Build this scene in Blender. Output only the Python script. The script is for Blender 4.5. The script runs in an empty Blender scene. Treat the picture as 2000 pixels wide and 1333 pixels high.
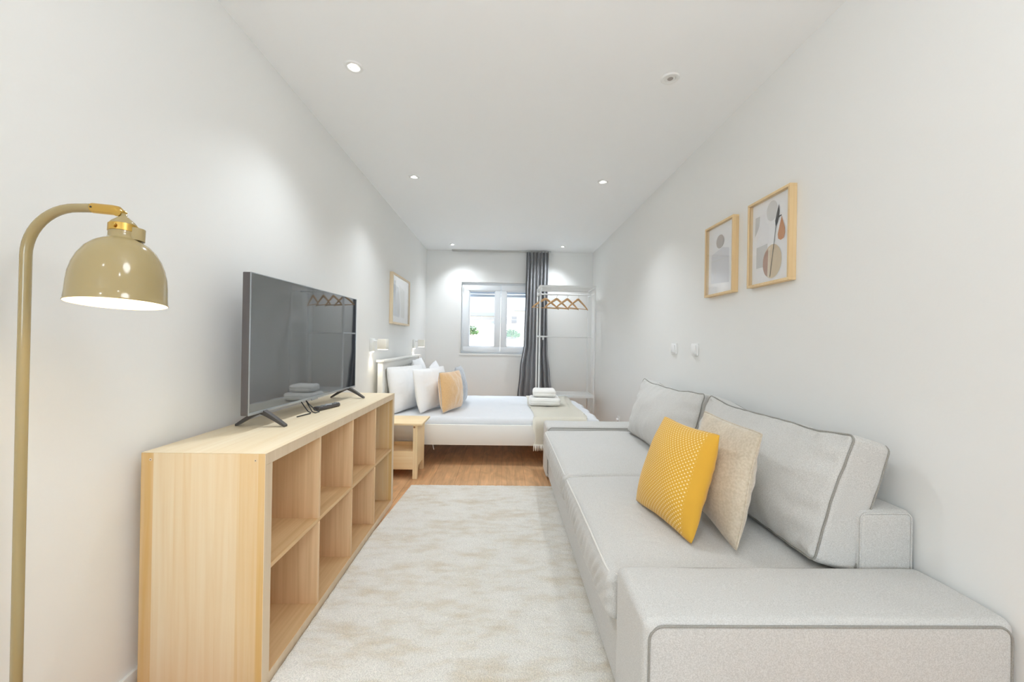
import bpy, bmesh, math, random
from mathutils import Vector, Matrix, noise
random.seed(7)
S = bpy.context.scene
COL = S.collection
PI = math.pi
def R(d): return math.radians(d)

# ------------------------------------------------------------------ camera, light, exposure
XL, XR, YB, YR, ZC = -1.186, 1.324, 5.904, -4.6, 2.509
def make_camera():
    yaw, pitch, roll, H, f = .0202, .0018, .0168, 1.1425, 762.34
    w = Vector((math.sin(yaw)*math.cos(pitch), math.cos(yaw)*math.cos(pitch), math.sin(pitch)))
    r0 = Vector((math.cos(yaw), -math.sin(yaw), 0)); u0 = r0.cross(w)
    c, s = math.cos(roll), math.sin(roll)
    r = c*r0 + s*u0; u = -s*r0 + c*u0
    cd = bpy.data.cameras.new('camera'); cam = bpy.data.objects.new('camera', cd); COL.objects.link(cam)
    cd.sensor_fit = 'HORIZONTAL'; cd.sensor_width = 36; cd.lens = f/2000*36; cd.clip_start = .02
    m = Matrix((r, u, -w)).transposed().to_4x4(); m.translation = (0, 0, H)
    cam.matrix_world = m; S.camera = cam
make_camera()
vs = S.view_settings
vs.view_transform = 'Standard'; vs.look = 'None'; vs.gamma = 1; vs.use_curve_mapping = False
vs.exposure = 0.97
S.cycles.diffuse_bounces = 8; S.cycles.max_bounces = 14; S.cycles.transparent_max_bounces = 16
S.cycles.sample_clamp_indirect = 6; S.cycles.caustics_reflective = False; S.cycles.caustics_refractive = False

SPOT_W, FILL_W, BULB_W = 25, 44, .35
WD = bpy.data.worlds.new('world'); S.world = WD; WD.use_nodes = True
nt = WD.node_tree; bg = nt.nodes['Background']
sky = nt.nodes.new('ShaderNodeTexSky'); sky.sky_type = 'NISHITA'; sky.sun_disc = False
sky.sun_elevation = R(48); sky.sun_rotation = R(100); sky.air_density = 1.0; sky.dust_density = 3.0
nt.links.new(sky.outputs[0], bg.inputs[0]); bg.inputs[1].default_value = .36
def lamp(kind, name, loc, rot, energy, color, parent=None, **kw):
    l = bpy.data.lights.new(name, kind); l.energy = energy; l.color = color
    for k, v in kw.items(): setattr(l, k, v)
    o = bpy.data.objects.new(name, l); COL.objects.link(o); o.location = loc; o.rotation_euler = rot
    if parent: o.parent = parent
    return o
sun = lamp('SUN', 'sunlight', (8, 2, 12), (0, R(42), R(-12)), 1.1, (1, .96, .9), angle=R(.6))
# added fill at the rear window (behind the camera), tilted up for the ceiling
lamp('AREA', 'rear_window_fill', (.1, YR+.12, 1.45), (R(150), 0, 0), FILL_W, (.67, .85, 1), shape='RECTANGLE', size=2.0, size_y=1.7)
lamp('POINT', 'ceiling_lamp_light', (.1, .35, 2.05), (0, 0, 0), 9, (.91, .955, 1), shadow_soft_size=.18)
lamp('AREA', 'far_window_fill', (-.2, YB+1.0, 3.15), (R(-52), 0, 0), 170, (.80, .90, 1), shape='RECTANGLE', size=2.6, size_y=1.5)  # added lamp, unseen above the far window outside, brightens the far half
portal = lamp('AREA', 'far_window_portal', (-.06, YB+.105, 1.49), (R(-90), 0, 0), 1, (1, 1, 1), shape='RECTANGLE', size=1.1, size_y=1.0)
portal.data.cycles.is_portal = True   # only guides the sky light through the window

# ------------------------------------------------------------------ materials
MATS = {}
def new_mat(name):
    m = bpy.data.materials.new(name); m.use_nodes = True; MATS[name] = m
    return m, m.node_tree.nodes, m.node_tree.links, m.node_tree.nodes['Principled BSDF']
def mat(name, col, rough=.5, metal=0, spec=.5, bump=0, bscale=40, var=0, vscale=6, stretch=(1, 1, 1), sheen=0):
    m, n, l, p = new_mat(name)
    p.inputs['Base Color'].default_value = (*col, 1); p.inputs['Roughness'].default_value = rough
    p.inputs['Metallic'].default_value = metal; p.inputs['Specular IOR Level'].default_value = spec
    if sheen: p.inputs['Sheen Weight'].default_value = sheen
    if bump or var:
        tc = n.new('ShaderNodeTexCoord'); mp = n.new('ShaderNodeMapping'); mp.inputs['Scale'].default_value = stretch
        l.new(tc.outputs['Object'], mp.inputs[0])
    if bump:
        t = n.new('ShaderNodeTexNoise'); t.inputs['Scale'].default_value = bscale; t.inputs['Detail'].default_value = 4
        l.new(mp.outputs[0], t.inputs['Vector'])
        b = n.new('ShaderNodeBump'); b.inputs['Strength'].default_value = bump; b.inputs['Distance'].default_value = .004
        l.new(t.outputs[0], b.inputs['Height']); l.new(b.outputs[0], p.inputs['Normal'])
    if var:
        t = n.new('ShaderNodeTexNoise'); t.inputs['Scale'].default_value = vscale; t.inputs['Detail'].default_value = 3
        l.new(mp.outputs[0], t.inputs['Vector'])
        h = n.new('ShaderNodeMixRGB'); h.inputs[1].default_value = (*[c*(1-var) for c in col], 1); h.inputs[2].default_value = (*[min(1, c*(1+var)) for c in col], 1)
        l.new(t.outputs[0], h.inputs[0]); l.new(h.outputs[0], p.inputs['Base Color'])
    return m
def wood(name, light, dark, grain='z', strip='x', width=.075, rough=.5, tone=.5, fine=.35):
    """strips of veneer side by side along `strip`, grain running along `grain`"""
    m, n, l, p = new_mat(name); ax = {'x': 0, 'y': 1, 'z': 2}
    p.inputs['Roughness'].default_value = rough; p.inputs['Specular IOR Level'].default_value = .35
    tc = n.new('ShaderNodeTexCoord'); sp = n.new('ShaderNodeSeparateXYZ'); l.new(tc.outputs['Object'], sp.inputs[0])
    d = n.new('ShaderNodeMath'); d.operation = 'DIVIDE'; d.inputs[1].default_value = width; l.new(sp.outputs[ax[strip]], d.inputs[0])
    ad = n.new('ShaderNodeMath'); ad.operation = 'ADD'; ad.inputs[1].default_value = 40.37; l.new(d.outputs[0], ad.inputs[0])
    fl = n.new('ShaderNodeMath'); fl.operation = 'FLOOR'; l.new(ad.outputs[0], fl.inputs[0])
    wn = n.new('ShaderNodeTexWhiteNoise'); wn.noise_dimensions = '1D'; l.new(fl.outputs[0], wn.inputs['W'])
    mp = n.new('ShaderNodeMapping'); sc = [55, 55, 55]; sc[ax[grain]] = 1.6; mp.inputs['Scale'].default_value = sc
    sh = n.new('ShaderNodeCombineXYZ'); ml = n.new('ShaderNodeMath'); ml.operation = 'MULTIPLY'; ml.inputs[1].default_value = 3.1
    l.new(wn.outputs[0], ml.inputs[0]); l.new(ml.outputs[0], sh.inputs[ax[grain]])
    va = n.new('ShaderNodeVectorMath'); l.new(tc.outputs['Object'], va.inputs[0]); l.new(sh.outputs[0], va.inputs[1])
    l.new(va.outputs[0], mp.inputs[0])
    t = n.new('ShaderNodeTexNoise'); t.inputs['Scale'].default_value = 1.0; t.inputs['Detail'].default_value = 5; t.inputs['Distortion'].default_value = .6
    l.new(mp.outputs[0], t.inputs['Vector'])
    mp2 = n.new('ShaderNodeMapping'); sc2 = [16, 16, 16]; sc2[ax[grain]] = .8; mp2.inputs['Scale'].default_value = sc2; l.new(va.outputs[0], mp2.inputs[0])
    t2 = n.new('ShaderNodeTexNoise'); t2.inputs['Scale'].default_value = 1.0; t2.inputs['Detail'].default_value = 2; l.new(mp2.outputs[0], t2.inputs['Vector'])
    # factor = tone*strip + broad + fine
    a = n.new('ShaderNodeMath'); a.operation = 'MULTIPLY'; a.inputs[1].default_value = tone; l.new(wn.outputs[0], a.inputs[0])
    b = n.new('ShaderNodeMapRange'); b.inputs[1].default_value = .32; b.inputs[2].default_value = .68; b.inputs[4].default_value = (1-tone-fine) if tone+fine < 1 else .1; l.new(t2.outputs[0], b.inputs[0])
    c = n.new('ShaderNodeMapRange'); c.inputs[1].default_value = .35; c.inputs[2].default_value = .7; c.inputs[4].default_value = fine; l.new(t.outputs[0], c.inputs[0])
    s1 = n.new('ShaderNodeMath'); s1.operation = 'ADD'; l.new(a.outputs[0], s1.inputs[0]); l.new(b.outputs[0], s1.inputs[1])
    s2 = n.new('ShaderNodeMath'); s2.operation = 'ADD'; s2.use_clamp = True; l.new(s1.outputs[0], s2.inputs[0]); l.new(c.outputs[0], s2.inputs[1])
    mx = n.new('ShaderNodeMixRGB'); mx.inputs[1].default_value = (*light, 1); mx.inputs[2].default_value = (*dark, 1); l.new(s2.outputs[0], mx.inputs[0])
    l.new(mx.outputs[0], p.inputs['Base Color'])
    bp = n.new('ShaderNodeBump'); bp.inputs['Strength'].default_value = .12; bp.inputs['Distance'].default_value = .001
    l.new(t.outputs[0], bp.inputs['Height']); l.new(bp.outputs[0], p.inputs['Normal'])
    return m
def fabric(name, a, b, scale=260, rough=.95, bump=.5, soft=0, wr=0, sheen=.25):
    """heathered woven cloth; wr adds soft creases"""
    m, n, l, p = new_mat(name); p.inputs['Roughness'].default_value = rough; p.inputs['Specular IOR Level'].default_value = .15
    p.inputs['Sheen Weight'].default_value = sheen; p.inputs['Sheen Roughness'].default_value = .5
    tc = n.new('ShaderNodeTexCoord'); t = n.new('ShaderNodeTexNoise'); t.inputs['Scale'].default_value = scale; t.inputs['Detail'].default_value = 3
    l.new(tc.outputs['Object'], t.inputs['Vector'])
    mr = n.new('ShaderNodeMapRange'); mr.inputs[1].default_value = .36; mr.inputs[2].default_value = .64; l.new(t.outputs[0], mr.inputs[0])
    mx = n.new('ShaderNodeMixRGB'); mx.inputs[1].default_value = (*a, 1); mx.inputs[2].default_value = (*b, 1); l.new(mr.outputs[0], mx.inputs[0])
    out = mx.outputs[0]
    if soft:
        t3 = n.new('ShaderNodeTexNoise'); t3.inputs['Scale'].default_value = 7; t3.inputs['Detail'].default_value = 3; l.new(tc.outputs['Object'], t3.inputs['Vector'])
        mr3 = n.new('ShaderNodeMapRange'); mr3.inputs[1].default_value = .4; mr3.inputs[2].default_value = .65; mr3.inputs[3].default_value = 1; mr3.inputs[4].default_value = 1-soft; l.new(t3.outputs[0], mr3.inputs[0])
        mm = n.new('ShaderNodeMixRGB'); mm.blend_type = 'MULTIPLY'; mm.inputs[0].default_value = 1; l.new(out, mm.inputs[1]); l.new(mr3.outputs[0], mm.inputs[2]); out = mm.outputs[0]
    l.new(out, p.inputs['Base Color'])
    bp = n.new('ShaderNodeBump'); bp.inputs['Strength'].default_value = bump; bp.inputs['Distance'].default_value = .0012
    l.new(t.outputs[0], bp.inputs['Height'])
    if wr:
        t2 = n.new('ShaderNodeTexNoise'); t2.inputs['Scale'].default_value = 9; t2.inputs['Detail'].default_value = 3; t2.inputs['Distortion'].default_value = .8
        l.new(tc.outputs['Object'], t2.inputs['Vector'])
        b2 = n.new('ShaderNodeBump'); b2.inputs['Strength'].default_value = wr; b2.inputs['Distance'].default_value = .02
        l.new(t2.outputs[0], b2.inputs['Height']); l.new(bp.outputs[0], b2.inputs['Normal']); l.new(b2.outputs[0], p.inputs['Normal'])
    else: l.new(bp.outputs[0], p.inputs['Normal'])
    return m
def emit(name, col, st):
    m, n, l, p = new_mat(name); p.inputs['Base Color'].default_value = (*col, 1)
    p.inputs['Emission Color'].default_value = (*col, 1); p.inputs['Emission Strength'].default_value = st
    return m
def glass(name, refl=.06, tint=(1, 1, 1)):
    m, n, l, p = new_mat(name); n.remove(p); o = n['Material Output']
    tr = n.new('ShaderNodeBsdfTransparent'); tr.inputs[0].default_value = (*tint, 1)
    gl = n.new('ShaderNodeBsdfGlossy'); gl.inputs['Roughness'].default_value = .02
    lw = n.new('ShaderNodeLayerWeight'); lw.inputs[0].default_value = .5
    pw = n.new('ShaderNodeMath'); pw.operation = 'POWER'; pw.inputs[1].default_value = 4; l.new(lw.outputs['Facing'], pw.inputs[0])
    fr = n.new('ShaderNodeMath'); fr.operation = 'MULTIPLY_ADD'; fr.inputs[1].default_value = .7; fr.inputs[2].default_value = .04; l.new(pw.outputs[0], fr.inputs[0])
    mx = n.new('ShaderNodeMixShader'); l.new(fr.outputs[0], mx.inputs[0]); l.new(tr.outputs[0], mx.inputs[1]); l.new(gl.outputs[0], mx.inputs[2]); l.new(mx.outputs[0], o.inputs[0])
    return m

M_wall = mat('wall_paint', (.81, .812, .795), .75, bump=.06, bscale=90)
M_ceil = mat('ceiling_paint', (.90, .92, .93), .8)
M_trim = mat('white_gloss_trim', (.82, .82, .80), .35)
M_pvc = mat('window_white_plastic', (.80, .83, .86), .3)
M_white_metal = mat('white_lacquered_metal', (.82, .83, .82), .35)
M_white_wood = mat('white_painted_wood', (.82, .81, .77), .4)
M_plastic = mat('white_switch_plastic', (.86, .86, .85), .3)
M_grey_plastic = mat('grey_plastic', (.35, .35, .36), .4)
M_cream = mat('cream_enamel', (.37, .29, .14), .12, spec=.6)
M_cream_in = mat('white_enamel_inside', (.9, .87, .78), .4)
M_brass = mat('brushed_brass', (.66, .42, .11), .25, metal=1)
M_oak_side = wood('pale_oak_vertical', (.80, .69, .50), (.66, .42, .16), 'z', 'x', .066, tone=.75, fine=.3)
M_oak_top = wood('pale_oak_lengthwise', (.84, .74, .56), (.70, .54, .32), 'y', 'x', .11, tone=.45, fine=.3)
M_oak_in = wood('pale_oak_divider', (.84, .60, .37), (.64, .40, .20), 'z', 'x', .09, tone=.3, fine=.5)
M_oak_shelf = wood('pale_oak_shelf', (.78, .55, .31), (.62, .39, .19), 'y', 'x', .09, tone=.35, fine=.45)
M_oak_edge = wood('oak_edge_band', (.78, .64, .47), (.68, .53, .36), 'z', 'y', .5, tone=.2, fine=.4)
M_pine = wood('clear_pine', (.90, .73, .47), (.80, .58, .31), 'z', 'x', .11, tone=.35, fine=.4)
M_pine_h = wood('clear_pine_across', (.90, .73, .47), (.80, .57, .30), 'x', 'z', .07, tone=.4, fine=.4)
M_frame = wood('birch_frame', (.80, .62, .37), (.70, .49, .25), 'z', 'y', .3, tone=.2, fine=.5)
M_hanger = mat('hanger_beech', (.68, .43, .22), .4, var=.1, vscale=20)
M_screen = mat('tv_screen_glass', (.010, .016, .024), .03, spec=1.0)
MATS['tv_screen_glass'].node_tree.nodes['Principled BSDF'].inputs['IOR'].default_value = 2.3
M_tv = mat('tv_dark_bezel', (.11, .10, .10), .35)
M_tvrim = mat('tv_silver_rim', (.42, .45, .48), .3, metal=.7)
M_tvleg = mat('tv_leg_dark_plastic', (.07, .062, .058), .35)
M_black = mat('black_rubber', (.015, .015, .015), .4)
M_remote = mat('remote_charcoal', (.05, .045, .045), .35)
M_remote_g = mat('remote_buttons', (.45, .46, .47), .4)
M_sofa = fabric('grey_beige_linen', (.50, .49, .465), (.64, .63, .605), 420, bump=.5)
M_seam = fabric('pale_seam_piping', (.66, .645, .60), (.74, .73, .69), 400)
M_sofa_c = fabric('grey_beige_linen_cushion', (.50, .49, .465), (.64, .63, .605), 420, bump=.5, wr=.22)
M_piping = fabric('grey_piping', (.26, .25, .225), (.34, .33, .30), 400)
M_beige = fabric('beige_velvet', (.56, .48, .36), (.66, .58, .46), 120, bump=.3, soft=.14, sheen=.6)
M_white_cloth = fabric('white_cotton', (.86, .86, .86), (.89, .89, .89), 300, bump=.15, wr=.25, sheen=.1)
M_sheet = fabric('white_bed_linen', (.68, .695, .715), (.73, .74, .76), 300, bump=.1, wr=.2, sheen=.1)
M_towel = fabric('white_terry', (.84, .83, .79), (.90, .89, .86), 420, bump=1.0, sheen=.3)
M_throw = fabric('cream_throw_knit', (.93, .89, .79), (.96, .93, .85), 240, bump=.8)
M_orange = fabric('ochre_velvet', (.68, .41, .18), (.78, .51, .26), 260, bump=.2, wr=.5, sheen=.9)
M_greycush = fabric('grey_velvet', (.42, .44, .47), (.50, .52, .55), 60, bump=.2, sheen=.5)
M_curtain = fabric('charcoal_curtain_cloth', (.27, .273, .285), (.33, .333, .345), 300, bump=.2, sheen=.2)

def floor_mat():
    m, n, l, p = new_mat('oak_laminate'); p.inputs['Roughness'].default_value = .38; p.inputs['Specular IOR Level'].default_value = .4
    tc = n.new('ShaderNodeTexCoord')
    mp = n.new('ShaderNodeMapping'); mp.inputs['Rotation'].default_value = (0, 0, R(90)); l.new(tc.outputs['Object'], mp.inputs[0])
    br = n.new('ShaderNodeTexBrick'); br.inputs['Scale'].default_value = 1; br.inputs['Brick Width'].default_value = 1.28; br.inputs['Row Height'].default_value = .19
    br.inputs['Mortar Size'].default_value = .0012; br.inputs['Mortar Smooth'].default_value = .2; br.offset = .37
    br.inputs['Color1'].default_value = (.62, .345, .17, 1); br.inputs['Color2'].default_value = (.69, .41, .215, 1); br.inputs['Mortar'].default_value = (.30, .15, .07, 1)
    l.new(mp.outputs[0], br.inputs['Vector'])
    mp2 = n.new('ShaderNodeMapping'); mp2.inputs['Scale'].default_value = (38, 2.2, 1); l.new(tc.outputs['Object'], mp2.inputs[0])
    t = n.new('ShaderNodeTexNoise'); t.inputs['Scale'].default_value = 1; t.inputs['Detail'].default_value = 6; t.inputs['Distortion'].default_value = 1.2; l.new(mp2.outputs[0], t.inputs['Vector'])
    mp3 = n.new('ShaderNodeMapping'); mp3.inputs['Scale'].default_value = (9, 3, 1); l.new(tc.outputs['Object'], mp3.inputs[0])
    t3 = n.new('ShaderNodeTexNoise'); t3.inputs['Scale'].default_value = 1; t3.inputs['Detail'].default_value = 2; t3.inputs['Distortion'].default_value = 1.5; l.new(mp3.outputs[0], t3.inputs['Vector'])
    mr = n.new('ShaderNodeMapRange'); mr.inputs[1].default_value = .3; mr.inputs[2].default_value = .7; mr.inputs[3].default_value = .82; mr.inputs[4].default_value = 1.10; l.new(t.outputs[0], mr.inputs[0])
    mr3 = n.new('ShaderNodeMapRange'); mr3.inputs[1].default_value = .3; mr3.inputs[2].default_value = .7; mr3.inputs[3].default_value = .82; mr3.inputs[4].default_value = 1.12; l.new(t3.outputs[0], mr3.inputs[0])
    mm = n.new('ShaderNodeMath'); mm.operation = 'MULTIPLY'; l.new(mr.outputs[0], mm.inputs[0]); l.new(mr3.outputs[0], mm.inputs[1])
    mx = n.new('ShaderNodeMixRGB'); mx.blend_type = 'MULTIPLY'; mx.inputs[0].default_value = 1; l.new(br.outputs[0], mx.inputs[1]); l.new(mm.outputs[0], mx.inputs[2])
    l.new(mx.outputs[0], p.inputs['Base Color'])
    return m
M_floor = floor_mat()
def rug_mat():
    m, n, l, p = new_mat('shaggy_rug_pile'); p.inputs['Roughness'].default_value = .9; p.inputs['Specular IOR Level'].default_value = .1; p.inputs['Sheen Weight'].default_value = .4
    tc = n.new('ShaderNodeTexCoord')
    def tex(scale, st, det=3, dist=0):
        mp = n.new('ShaderNodeMapping'); mp.inputs['Scale'].default_value = st; l.new(tc.outputs['Object'], mp.inputs[0])
        t = n.new('ShaderNodeTexNoise'); t.inputs['Scale'].default_value = scale; t.inputs['Detail'].default_value = det; t.inputs['Distortion'].default_value = dist; l.new(mp.outputs[0], t.inputs['Vector']); return t
    big = tex(3.2, (.8, 2.2, 1), 6, .4); mid = tex(14, (.7, 1.7, 1), 4); fine = tex(230, (1, 1, 1), 2)
    a = n.new('ShaderNodeMath'); a.operation = 'MULTIPLY_ADD'; a.inputs[1].default_value = .58; l.new(mid.outputs[0], a.inputs[0])
    b = n.new('ShaderNodeMath'); b.operation = 'MULTIPLY'; b.inputs[1].default_value = .62; l.new(big.outputs[0], b.inputs[0]); l.new(b.outputs[0], a.inputs[2])
    r = n.new('ShaderNodeValToRGB'); e = r.color_ramp.elements
    e[0].position = .42; e[0].color = (.84, .815, .755, 1); e[1].position = .80; e[1].color = (.66, .58, .45, 1)
    x = e.new(.58); x.color = (.80, .77, .70, 1)
    l.new(a.outputs[0], r.inputs[0])
    fr = n.new('ShaderNodeMapRange'); fr.inputs[1].default_value = .35; fr.inputs[2].default_value = .65; fr.inputs[3].default_value = .82; fr.inputs[4].default_value = 1.06; l.new(fine.outputs[0], fr.inputs[0])
    mx = n.new('ShaderNodeMixRGB'); mx.blend_type = 'MULTIPLY'; mx.inputs[0].default_value = 1; l.new(r.outputs[0], mx.inputs[1]); l.new(fr.outputs[0], mx.inputs[2]); l.new(mx.outputs[0], p.inputs['Base Color'])
    bp = n.new('ShaderNodeBump'); bp.inputs['Strength'].default_value = .9; bp.inputs['Distance'].default_value = .006; l.new(fine.outputs[0], bp.inputs['Height'])
    b2 = n.new('ShaderNodeBump'); b2.inputs['Strength'].default_value = .5; b2.inputs['Distance'].default_value = .01; l.new(mid.outputs[0], b2.inputs['Height']); l.new(bp.outputs[0], b2.inputs['Normal'])
    l.new(b2.outputs[0], p.inputs['Normal']); return m
M_rug = rug_mat()
def yellow_mat():
    m, n, l, p = new_mat('yellow_dotted_cotton'); p.inputs['Roughness'].default_value = .85; p.inputs['Specular IOR Level'].default_value = .2; p.inputs['Sheen Weight'].default_value = .2
    tc = n.new('ShaderNodeTexCoord'); mp = n.new('ShaderNodeMapping'); mp.inputs['Rotation'].default_value = (0, 0, R(45)); mp.inputs['Scale'].default_value = (92, 92, 0)
    l.new(tc.outputs['Object'], mp.inputs[0])
    v = n.new('ShaderNodeTexVoronoi'); v.voronoi_dimensions = '2D'; v.inputs['Scale'].default_value = 1; v.inputs['Randomness'].default_value = 0; l.new(mp.outputs[0], v.inputs['Vector'])
    c = n.new('ShaderNodeMapRange'); c.inputs[1].default_value = .19; c.inputs[2].default_value = .28; c.inputs[3].default_value = 1; c.inputs[4].default_value = 0; l.new(v.outputs['Distance'], c.inputs[0])
    sp = n.new('ShaderNodeSeparateXYZ'); l.new(tc.outputs['Object'], sp.inputs[0])
    lt = n.new('ShaderNodeMath'); lt.operation = 'GREATER_THAN'; lt.inputs[1].default_value = -.152; l.new(sp.outputs[0], lt.inputs[0])
    ml = n.new('ShaderNodeMath'); ml.operation = 'MULTIPLY'; l.new(c.outputs[0], ml.inputs[0]); l.new(lt.outputs[0], ml.inputs[1])
    mx = n.new('ShaderNodeMixRGB'); mx.inputs[1].default_value = (.70, .385, .045, 1); mx.inputs[2].default_value = (.88, .70, .34, 1); l.new(ml.outputs[0], mx.inputs[0]); l.new(mx.outputs[0], p.inputs['Base Color'])
    t2 = n.new('ShaderNodeTexNoise'); t2.inputs['Scale'].default_value = 12; l.new(tc.outputs['Object'], t2.inputs['Vector'])
    b2 = n.new('ShaderNodeBump'); b2.inputs['Strength'].default_value = .25; b2.inputs['Distance'].default_value = .02; l.new(t2.outputs[0], b2.inputs['Height']); l.new(b2.outputs[0], p.inputs['Normal'])
    return m
M_yellow = yellow_mat()

# ------------------------------------------------------------------ mesh helpers
def B(): return bmesh.new()
def box(bm, x0, x1, y0, y1, z0, z1, bev=0, seg=2):
    v = [bm.verts.new((x, y, z)) for x in (x0, x1) for y in (y0, y1) for z in (z0, z1)]
    fs = [bm.faces.new([v[i] for i in f]) for f in ((0, 1, 3, 2), (4, 6, 7, 5), (0, 4, 5, 1), (2, 3, 7, 6), (0, 2, 6, 4), (1, 5, 7, 3))]
    if bev:
        es = {e for f in fs for e in f.edges}
        bmesh.ops.bevel(bm, geom=list(es), offset=bev, segments=seg, affect='EDGES', profile=.5)
    return bm
def ring_frame(axis, t):
    """orthonormal pair for a tangent"""
    a = Vector((0, 0, 1)) if abs(t.z) < .9 else Vector((1, 0, 0))
    u = t.cross(a).normalized(); return u, t.cross(u).normalized()
def tube(bm, pts, r, seg=12, caps=True, closed=False, flat=1):
    pts = [Vector(p) for p in pts]; n = len(pts); rings = []; u = None
    for i, p in enumerate(pts):
        if closed: t = pts[(i+1) % n]-pts[i-1]
        else: t = pts[min(i+1, n-1)]-pts[max(i-1, 0)]
        t.normalize()
        if u is None: u, w = ring_frame(0, t)
        else:
            u = (u - t*u.dot(t)).normalized(); w = t.cross(u)
        rr = r[i] if isinstance(r, (list, tuple)) else r
        rings.append([bm.verts.new(p + (u*math.cos(2*PI*k/seg) + w*math.sin(2*PI*k/seg)*flat)*rr) for k in range(seg)])
    for i in range(n if closed else n-1):
        a, b = rings[i], rings[(i+1) % n]
        for k in range(seg): bm.faces.new((a[k], a[(k+1) % seg], b[(k+1) % seg], b[k]))
    if caps and not closed:
        bm.faces.new(rings[0][::-1]); bm.faces.new(rings[-1])
    return bm
def lathe(bm, prof, c=(0, 0, 0), seg=40, mtx=None, close=False):
    rings = []
    for r, z in prof:
        if r < 1e-6:
            p = Vector((0, 0, z)); p = (mtx @ p) if mtx else p; rings.append([bm.verts.new(p+Vector(c))])
        else:
            rg = []
            for k in range(seg):
                p = Vector((r*math.cos(2*PI*k/seg), r*math.sin(2*PI*k/seg), z)); p = (mtx @ p) if mtx else p
                rg.append(bm.verts.new(p+Vector(c)))
            rings.append(rg)
    for a, b in zip(rings, rings[1:]):
        if len(a) == 1 and len(b) == 1: continue
        for k in range(seg):
            if len(a) == 1: bm.faces.new((a[0], b[(k+1) % seg], b[k]))
            elif len(b) == 1: bm.faces.new((a[k], a[(k+1) % seg], b[0]))
            else: bm.faces.new((a[k], a[(k+1) % seg], b[(k+1) % seg], b[k]))
    return bm
def steps(h, r, n):
    """coordinates across -h..h, dense within r of both ends"""
    if r <= 0: return [-h + 2*h*i/n for i in range(n+1)]
    k = 5; e = [math.tan(i/k*PI/4)*r for i in range(k+1)]
    inner = [-(h-r) + 2*(h-r)*i/n for i in range(n+1)]
    left = [-(h-r)-x for x in e[:0:-1]]
    return left + inner + [-x for x in left[::-1]]
def rbox(bm, c, d, r, n=(8, 8, 8), disp=None):
    """soft rounded box centred at c with size d; disp(p, q) moves a point (q = position in -1..1)"""
    h = [x/2 for x in d]; st = [steps(h[i], min(r, h[i]*.98), n[i]) for i in range(3)]; cache = {}
    rr = [min(r, h[i]*.98) for i in range(3)]; rm = min(rr)
    def vert(p):
        key = tuple(round(x, 6) for x in p)
        if key in cache: return cache[key]
        inn = Vector([max(-(h[i]-rm), min(h[i]-rm, p[i])) for i in range(3)])
        de = Vector(p) - inn
        q = inn + (de.normalized()*rm if de.length > 1e-9 else de)
        if disp: q = disp(q, Vector([q[i]/h[i] for i in range(3)]))
        cache[key] = bm.verts.new(q + Vector(c)); return cache[key]
    st = [steps(h[i], rm, n[i]) for i in range(3)]
    for ax in range(3):
        a, b = [(1, 2), (2, 0), (0, 1)][ax]
        for s in (-1, 1):
            for i in range(len(st[a])-1):
                for j in range(len(st[b])-1):
                    q = []
                    for (ii, jj) in ((i, j), (i+1, j), (i+1, j+1), (i, j+1)):
                        p = [0, 0, 0]; p[ax] = s*h[ax]; p[a] = st[a][ii]; p[b] = st[b][jj]; q.append(vert(p))
                    if s < 0: q = q[::-1]
                    if len(set(q)) == 4: bm.faces.new(q)
    return bm
def loop_rr(x0, x1, z0, z1, r, k=6):
    """rounded rectangle in a plane, as (a, b) pairs"""
    out = []
    for cx, cz, a0 in ((x1-r, z1-r, 0), (x0+r, z1-r, 90), (x0+r, z0+r, 180), (x1-r, z0+r, 270)):
        for i in range(k+1):
            a = R(a0 + 90*i/k); out.append((cx+r*math.cos(a), cz+r*math.sin(a)))
    return out

MW = {}
def thing(name, label, cat, loc=(0, 0, 0), rotz=0, group=None, mtx=None, kind=None):
    o = bpy.data.objects.new(name, None); COL.objects.link(o); o.empty_display_size = .1
    m = mtx if mtx is not None else Matrix.Translation(loc) @ Matrix.Rotation(rotz, 4, 'Z')
    o.matrix_world = m; MW[o] = m.copy(); o['label'] = label; o['category'] = cat
    if group: o['group'] = group
    if kind: o['kind'] = kind
    return o
def finish(bm, name, m, smooth):
    bmesh.ops.recalc_face_normals(bm, faces=bm.faces)
    me = bpy.data.meshes.new(name); bm.to_mesh(me); bm.free()
    for x in (m if isinstance(m, (list, tuple)) else [m]): me.materials.append(x)
    if smooth:
        for p in me.polygons: p.use_smooth = True
        if smooth == 'auto': me.set_sharp_from_angle(angle=R(35))
    return me
def part(name, bm, m, par, world=True, smooth='auto', label=None, keep_mats=False):
    """one part; world=True when the shape was written in room coordinates"""
    if world: bmesh.ops.transform(bm, matrix=MW[par].inverted(), verts=bm.verts)
    o = bpy.data.objects.new(name, finish(bm, name, m, smooth)); COL.objects.link(o); o.parent = par; MW[o] = MW[par]
    if label: o['label'] = label
    return o
def solo(name, bm, m, label, cat, loc, group=None, smooth='auto', kind=None, mtx=None, world=True):
    M0 = mtx if mtx is not None else Matrix.Translation(loc)
    if world: bmesh.ops.transform(bm, matrix=M0.inverted(), verts=bm.verts)
    o = bpy.data.objects.new(name, finish(bm, name, m, smooth)); COL.objects.link(o); o.matrix_world = M0; MW[o] = M0.copy()
    if label: o['label'] = label
    if cat: o['category'] = cat
    if group: o['group'] = group
    if kind: o['kind'] = kind
    return o
def struct(name, bm, m, label=None, smooth='auto', loc=(0, 0, 0)):
    return solo(name, bm, m, label, None, loc, kind='structure', smooth=smooth)
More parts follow.
